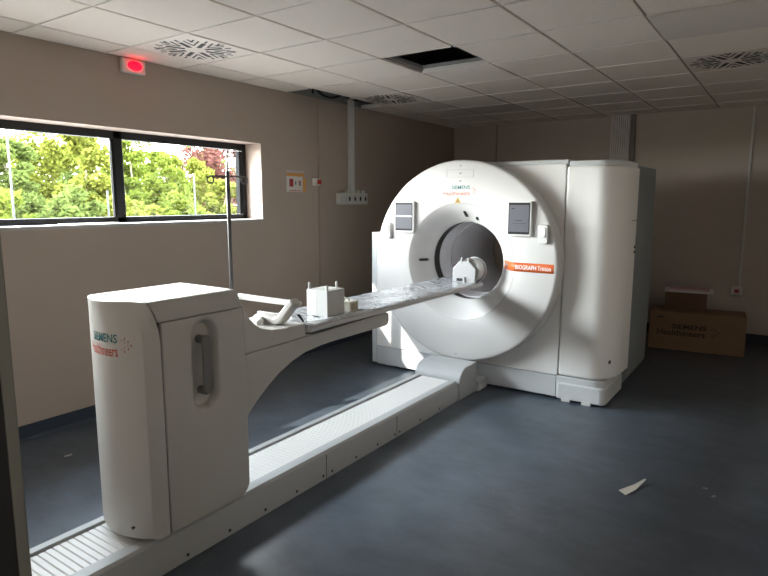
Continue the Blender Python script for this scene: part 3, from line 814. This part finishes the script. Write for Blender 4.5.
MB().box(.001, .003, 1.20, 1.45, 1.850, 1.872).build('top_sheet', mat('sheet_mauve', (.48, .42, .44), .7), s, smooth=False)
s = thing('call_switch', 'small white wall switch with red button beside the notice', 'switch', (0, 1.635, 1.77))
MB().box(0, .035, 1.550, 1.662, 1.732, 1.806).build('switch_body', SWW, s, bevel=.006)
MB().box(.035, .052, 1.612, 1.664, 1.745, 1.793).build('switch_button', SWR, s, bevel=.006)
s = thing('socket_strip', 'white wall socket strip with four outlets under the trunking', 'socket strip', (0, 2.25, 1.59))
MB().box(0, .050, 1.955, 2.470, 1.538, 1.665).build('strip_body', SOCKW, s, bevel=.006)
for k in range(4):
    y = 2.112 + .098*k
    e = MB().box(.050, .060, y-.038, y+.038, 1.560, 1.640).build('outlet', SOCKW, s, bevel=.006)
    MB().lathe_y([(.002, 0), (.002, 0)], 0, 0, 3).bm.free()
    MB().prism([(y+.010+.016*math.cos(2*PI*i/14), 1.600+.026*math.sin(2*PI*i/14)) for i in range(14)], 0, .058, .0615).build('socket_hole', BLACK, e, smooth=False)
    MB().box(.004, .046, y-.016, y+.016, 1.664, 1.698).build('spring_cap', SOCKW, s, bevel=.004)
o = MB().box(0, .045, 2.165, 2.235, 1.668, 2.66).build('cable_trunking', TRUNK, bevel=.004)
tag(o, 'vertical white trunking from the socket strip to the ceiling', 'trunking', 'wall trunking')

# ------------------------------------------------------------------ back wall fittings
s = thing('wall_socket', 'white wall socket box with red centre above the box', 'socket', (3.62, YB, .58))
MB().box(3.565, 3.678, YB-.045, YB, .530, .628).build('socket_body', SOCKW, s, bevel=.006)
MB().box(3.602, 3.645, YB-.050, YB-.04, .560, .600).build('socket_face', SWR, s, bevel=.004)
o = MB().box(3.628, 3.652, YB-.020, YB, .629, H).build('cable_trunking', TRUNK, bevel=.003)
tag(o, 'thin vertical trunking on the back wall above the red socket', 'trunking', 'wall trunking')
M = MB(); x0, x1, n = 2.165, 2.385, 9; poly = [(x0, YB)]
for k in range(n):
    xa = x0 + (x1-x0)*k/n; w = (x1-x0)/n
    poly += [(xa, YB-.055), (xa+w*.62, YB-.055), (xa+w*.64, YB-.022), (xa+w*.96, YB-.022)]
poly += [(x1, YB-.055), (x1, YB)]
o = M.prism(poly, 2, 1.2, H).build('ribbed_duct', DUCT, smooth=False)
tag(o, 'wide ribbed grey duct rising behind the scanner to the ceiling', 'duct')
o = MB().box(2.385, 2.44, YB-.045, YB, 1.2, H).build('duct_shadow', mat('duct_shadow_dark', (.20, .17, .15), .7), bevel=.004)  # dark strip in place of the duct's shadow on the wall
tag(o, 'narrow dark strip standing in for the shadow beside the ribbed duct', 'duct')

# ------------------------------------------------------------------ ceiling vents
def slots(M):
    z0, z1 = -.0035, .001
    def rect(x, y, l, w, an):
        a_ = math.radians(an); u = Vector((math.cos(a_), math.sin(a_), 0)); v = Vector((-u.y, u.x, 0))
        M.obox(Vector((x, y, (z0+z1)/2)), u*l/2, v*w/2, Vector((0, 0, (z1-z0)/2)))
    for k in range(8):
        an = 22.5 + 45*k
        c, s_ = math.cos(math.radians(an)), math.sin(math.radians(an))
        rect(.135*c, .135*s_, .125, .030, an)
        for off, r0, l in ((.046, .175, .12), (-.046, .175, .12), (.084, .222, .065), (-.084, .222, .065)):
            rect(r0*c - off*s_, r0*s_ + off*c, l, .0115, an)
        rect(.240*c, .240*s_, .045, .013, an)
    return M
v0 = None
for (x, y), lab in zip(ventc, ('square swirl ceiling vent beside the red lamp', 'square swirl ceiling vent beside the open strip above the trunking', 'square swirl ceiling vent at the right, nearest the back wall corner with thin trunking')):
    loc = Vector((x+.3, y+.3007, H))
    if v0 is None:
        v0 = thing('ceiling_vent', lab, 'vent', loc, 'swirl vents in the ceiling')
        M = MB(); M.box(loc.x-.292, loc.x+.292, loc.y-.297, loc.y+.297, H-.002, H+.02); M.build('vent_plate', VENTP, v0, smooth=False, bevel=.002)
        M = slots(MB())
        bmesh.ops.translate(M.bm, vec=loc, verts=M.bm.verts); M.build('air_slots', INK, v0, smooth=False)
    else:
        r_ = v0.copy(); col.objects.link(r_); r_.location = loc; r_['label'] = lab
        for ch in list(v0.children):
            c_ = ch.copy(); col.objects.link(c_); c_.parent = r_

# ------------------------------------------------------------------ outside
o = MB().box(-70, -11.5, -45, 60, -.5, -.3).build('ground', GRASS, smooth=False); struct(o)
o = MB().box(-11.5, WT, -45, 60, -.5, -.28).build('ground_bounce', mat('bounce_ground_pale', (.30, .285, .265), .9, noise=(1.5, .08)), smooth=False); struct(o)  # unseen pale ground, added to bounce daylight up to the ceiling
def crown(n, w, h, z0, leaf, seed):
    rnd = random.Random(seed); vs, fs = [], []
    clumps = []
    for _ in range(64):
        while True:
            x, y, z = rnd.uniform(-1, 1), rnd.uniform(-1, 1), rnd.uniform(0, 1)
            if x*x + y*y < (1-.75*z**2.2)*(1 if z > .12 else .8): break
        clumps.append((x*w*.82, y*w*.82, z0 + z*(h-z0)*.94, rnd.uniform(.16, .30)*w))
    for _ in range(n):
        cx, cy, cz, rr = rnd.choice(clumps)
        u = Vector((rnd.gauss(0, 1), rnd.gauss(0, 1), rnd.gauss(0, 1))).normalized()*rr*rnd.random()**.4
        p_ = Vector((cx, cy, cz)) + Vector((u.x, u.y, u.z*.9))
        a_ = Vector((rnd.gauss(0, 1), rnd.gauss(0, 1), rnd.gauss(0, .6))).normalized()
        b_ = a_.cross(Vector((rnd.gauss(0, 1), rnd.gauss(0, 1), rnd.gauss(0, 1)))).normalized()
        s_ = leaf*rnd.uniform(.6, 1.3)
        i0 = len(vs)
        vs += [p_ - a_*s_, p_ + b_*s_*.5, p_ + a_*s_, p_ - b_*s_*.5]
        fs.append((i0, i0+1, i0+2, i0+3))
    me = bpy.data.meshes.new('crown'); me.from_pydata(vs, [], fs); return me
def trunk(h, r0, seed):
    rnd = random.Random(seed); M = MB()
    pts = [(rnd.uniform(-.05, .05)*k, rnd.uniform(-.05, .05)*k, h*k/5) for k in range(6)]
    M.tube(pts, [r0*(1-.14*k) for k in range(6)], 8)
    return M
protos = {}
def tree(kind, x, y, h, w, leaf, label, cat='tree', grp='trees beyond the window', n=15000, seed=1):
    tr_ = bpy.data.objects.new('bush' if cat == 'bush' else 'leafy_tree', None); col.objects.link(tr_)
    tr_.location = (x, y, -.3); tr_['label'] = label; tr_['category'] = cat; tr_['group'] = grp
    me = crown(n, w, h, .35 if cat == 'tree' else .05, leaf, seed); me.materials.append(kind)
    f_ = bpy.data.objects.new('foliage', me); col.objects.link(f_); f_.parent = tr_
    T_ = trunk(h*.8, .07, seed).build('trunk', BARK, None); T_.parent = tr_
    return tr_
tree(LEAFG, -14.0, 4.77, 3.89, 1.09, 0.08, 'mid green tree at the far left of the window', seed=11)
tree(LEAFY, -17.0, 7.50, 5.22, 1.38, 0.08, 'tall yellow green tree in the left pane, right of the tall white post', seed=12)
tree(LEAFY, -14.0, 7.15, 4.30, 1.11, 0.08, 'yellow green tree in the middle of the left pane', seed=13)
tree(LEAFD, -17.0, 10.49, 4.77, 1.27, 0.08, 'fresh green tree directly behind the window mullion', seed=14)
tree(LEAFD, -14.0, 9.88, 3.65, 1.04, 0.08, 'low fresh green tree in the right pane beside the sky gap', seed=15)
tree(LEAFY, -17.2, 13.31, 4.73, 1.30, 0.08, 'yellow green tree in the middle of the right pane', seed=16)
tree(LEAFR, -20.5, 17.71, 6.69, 2.45, 0.12, 'copper leaved tree in the right pane', seed=17, n=9000)
tree(LEAFY, -14.0, 12.60, 2.75, 1.10, 0.10, 'round bush in front of the copper leaved tree', 'bush', 'bushes beyond the window', seed=18)
tree(LEAFD, -11.9, 3.73, 2.09, 1.12, 0.09, 'low green bush at the left end of the window', 'bush', 'bushes beyond the window', seed=19)
tree(LEAFG, -11.2, 5.22, 2.17, 1.07, 0.09, 'darker green bush below the tall yellow green tree', 'bush', 'bushes beyond the window', seed=20)
tree(LEAFY, -12.0, 7.35, 2.09, 1.13, 0.09, 'yellow green bush left of the mullion', 'bush', 'bushes beyond the window', seed=21)
tree(LEAFD, -11.2, 8.44, 2.17, 1.07, 0.09, 'green bush at the left end of the right pane', 'bush', 'bushes beyond the window', seed=22)
tree(LEAFG, -24, 11.12, 4.70, 2.46, 0.13, 'distant green tree seen through gaps of the left pane', seed=23, n=8000)
tree(LEAFG, -33, 21.58, 5.01, 2.96, 0.13, 'distant green tree seen behind the right pane trees', seed=24, n=8000)
tree(LEAFG, -24, 20.07, 4.70, 2.46, 0.13, 'distant green tree seen below the copper leaves', seed=25, n=8000)
for x, y, h, lab in ((-9.9, 3.08, 3.47, 'tall white post at the left edge of the window'), (-9.9, 5.26, 2.13, 'short white post in the middle of the left pane'), (-9.9, 7.86, 2.59, 'white post in the middle of the right pane')):
    M = MB(); M.tube([(x, y, -.3), (x, y, h-.3)], .024, 10)
    tag(M.build('white_post', mat('post_grey', (.020, .021, .022), .6)), lab, 'post', 'white posts outside the window')

# ------------------------------------------------------------------ light
SKY, HALO, SUN, CORR = 14.0, 3.0, 5.0, 10.5
w = bpy.data.worlds.new('sky'); sc.world = w; w.use_nodes = True
nt = w.node_tree; bg = nt.nodes['Background']
tc = nt.nodes.new('ShaderNodeTexCoord'); sx = nt.nodes.new('ShaderNodeSeparateXYZ')
nt.links.new(tc.outputs['Generated'], sx.inputs[0])
ramp = nt.nodes.new('ShaderNodeValToRGB')
ramp.color_ramp.elements[0].position = 0; ramp.color_ramp.elements[0].color = (1, .99, .97, 1)
ramp.color_ramp.elements[1].position = 1; ramp.color_ramp.elements[1].color = (.70, .82, 1, 1)
nt.links.new(sx.outputs['Z'], ramp.inputs[0]); nt.links.new(ramp.outputs[0], bg.inputs['Color'])
# hazy brightening of the sky around the sun's side
dt = nt.nodes.new('ShaderNodeVectorMath'); dt.operation = 'DOT_PRODUCT'
dt.inputs[1].default_value = Vector((-.93, -.33, .15)).normalized()
nt.links.new(tc.outputs['Generated'], dt.inputs[0])
mxm = nt.nodes.new('ShaderNodeMath'); mxm.operation = 'MAXIMUM'; mxm.inputs[1].default_value = 0
pwm = nt.nodes.new('ShaderNodeMath'); pwm.operation = 'POWER'; pwm.inputs[1].default_value = 9
mam = nt.nodes.new('ShaderNodeMath'); mam.operation = 'MULTIPLY_ADD'; mam.inputs[1].default_value = HALO*SKY; mam.inputs[2].default_value = SKY
nt.links.new(dt.outputs['Value'], mxm.inputs[0]); nt.links.new(mxm.outputs[0], pwm.inputs[0]); nt.links.new(pwm.outputs[0], mam.inputs[0])
nt.links.new(mam.outputs[0], bg.inputs['Strength'])
sd = Vector((1, 1.443, -1.15)).normalized()
L_ = bpy.data.lights.new('sun', 'SUN'); L_.energy = SUN; L_.angle = math.radians(.6); L_.color = (1, .95, .86)
so = bpy.data.objects.new('sun', L_); col.objects.link(so); so.rotation_euler = sd.to_track_quat('-Z', 'Y').to_euler(); so.location = (-10, -15, 12)
# sampling portal in the window opening
L_ = bpy.data.lights.new('window_portal', 'AREA'); L_.shape = 'RECTANGLE'; L_.size = WY1-WY0; L_.size_y = WZ1-WZ0
L_.cycles.is_portal = True
po = bpy.data.objects.new('window_portal', L_); col.objects.link(po)
po.location = (-.30, (WY0+WY1)/2, (WZ0+WZ1)/2)
po.rotation_euler = Matrix(((0, 0, -1), (1, 0, 0), (0, -1, 0))).to_euler()
# added fill light in the corridor behind the camera, no lamp seen there
L_ = bpy.data.lights.new('corridor_fill', 'AREA'); L_.shape = 'SQUARE'; L_.size = .6; L_.energy = CORR; L_.color = (1, .98, .96)
lo = bpy.data.objects.new('corridor_fill', L_); col.objects.link(lo); lo.location = (3.7, -3.9, H-.02)

# ------------------------------------------------------------------ camera and view
cam = bpy.data.cameras.new('camera'); co = bpy.data.objects.new('camera', cam); col.objects.link(co)
cam.sensor_width = 36; cam.lens = 593.24/768*36; cam.clip_start = .02
yaw, pitch, roll = 0.601349527, 0.145591350, 0.00137045
fw = Vector((-math.sin(yaw)*math.cos(pitch), math.cos(yaw)*math.cos(pitch), -math.sin(pitch)))
rt = Vector((math.cos(yaw), math.sin(yaw), 0)); up = rt.cross(fw)
r2 = rt*math.cos(roll) + up*math.sin(roll); u2 = up*math.cos(roll) - rt*math.sin(roll)
co.matrix_world = Matrix(((r2.x, u2.x, -fw.x, 4.0853), (r2.y, u2.y, -fw.y, -3.0799), (r2.z, u2.z, -fw.z, 1.5766), (0, 0, 0, 1)))
sc.camera = co

vs = sc.view_settings
sc.display_settings.display_device = 'sRGB'
vs.view_transform = 'Standard'; vs.look = 'None'; vs.gamma = 1; vs.use_curve_mapping = False; vs.exposure = 1.17
cy_ = sc.cycles
cy_.max_bounces = 14; cy_.diffuse_bounces = 8; cy_.glossy_bounces = 5; cy_.transparent_max_bounces = 12
cy_.caustics_reflective = False; cy_.caustics_refractive = False
cy_.use_denoising = True
cy_.sample_clamp_indirect = 20
for o_ in sc.objects:
    if '_w' in o_: del o_['_w']
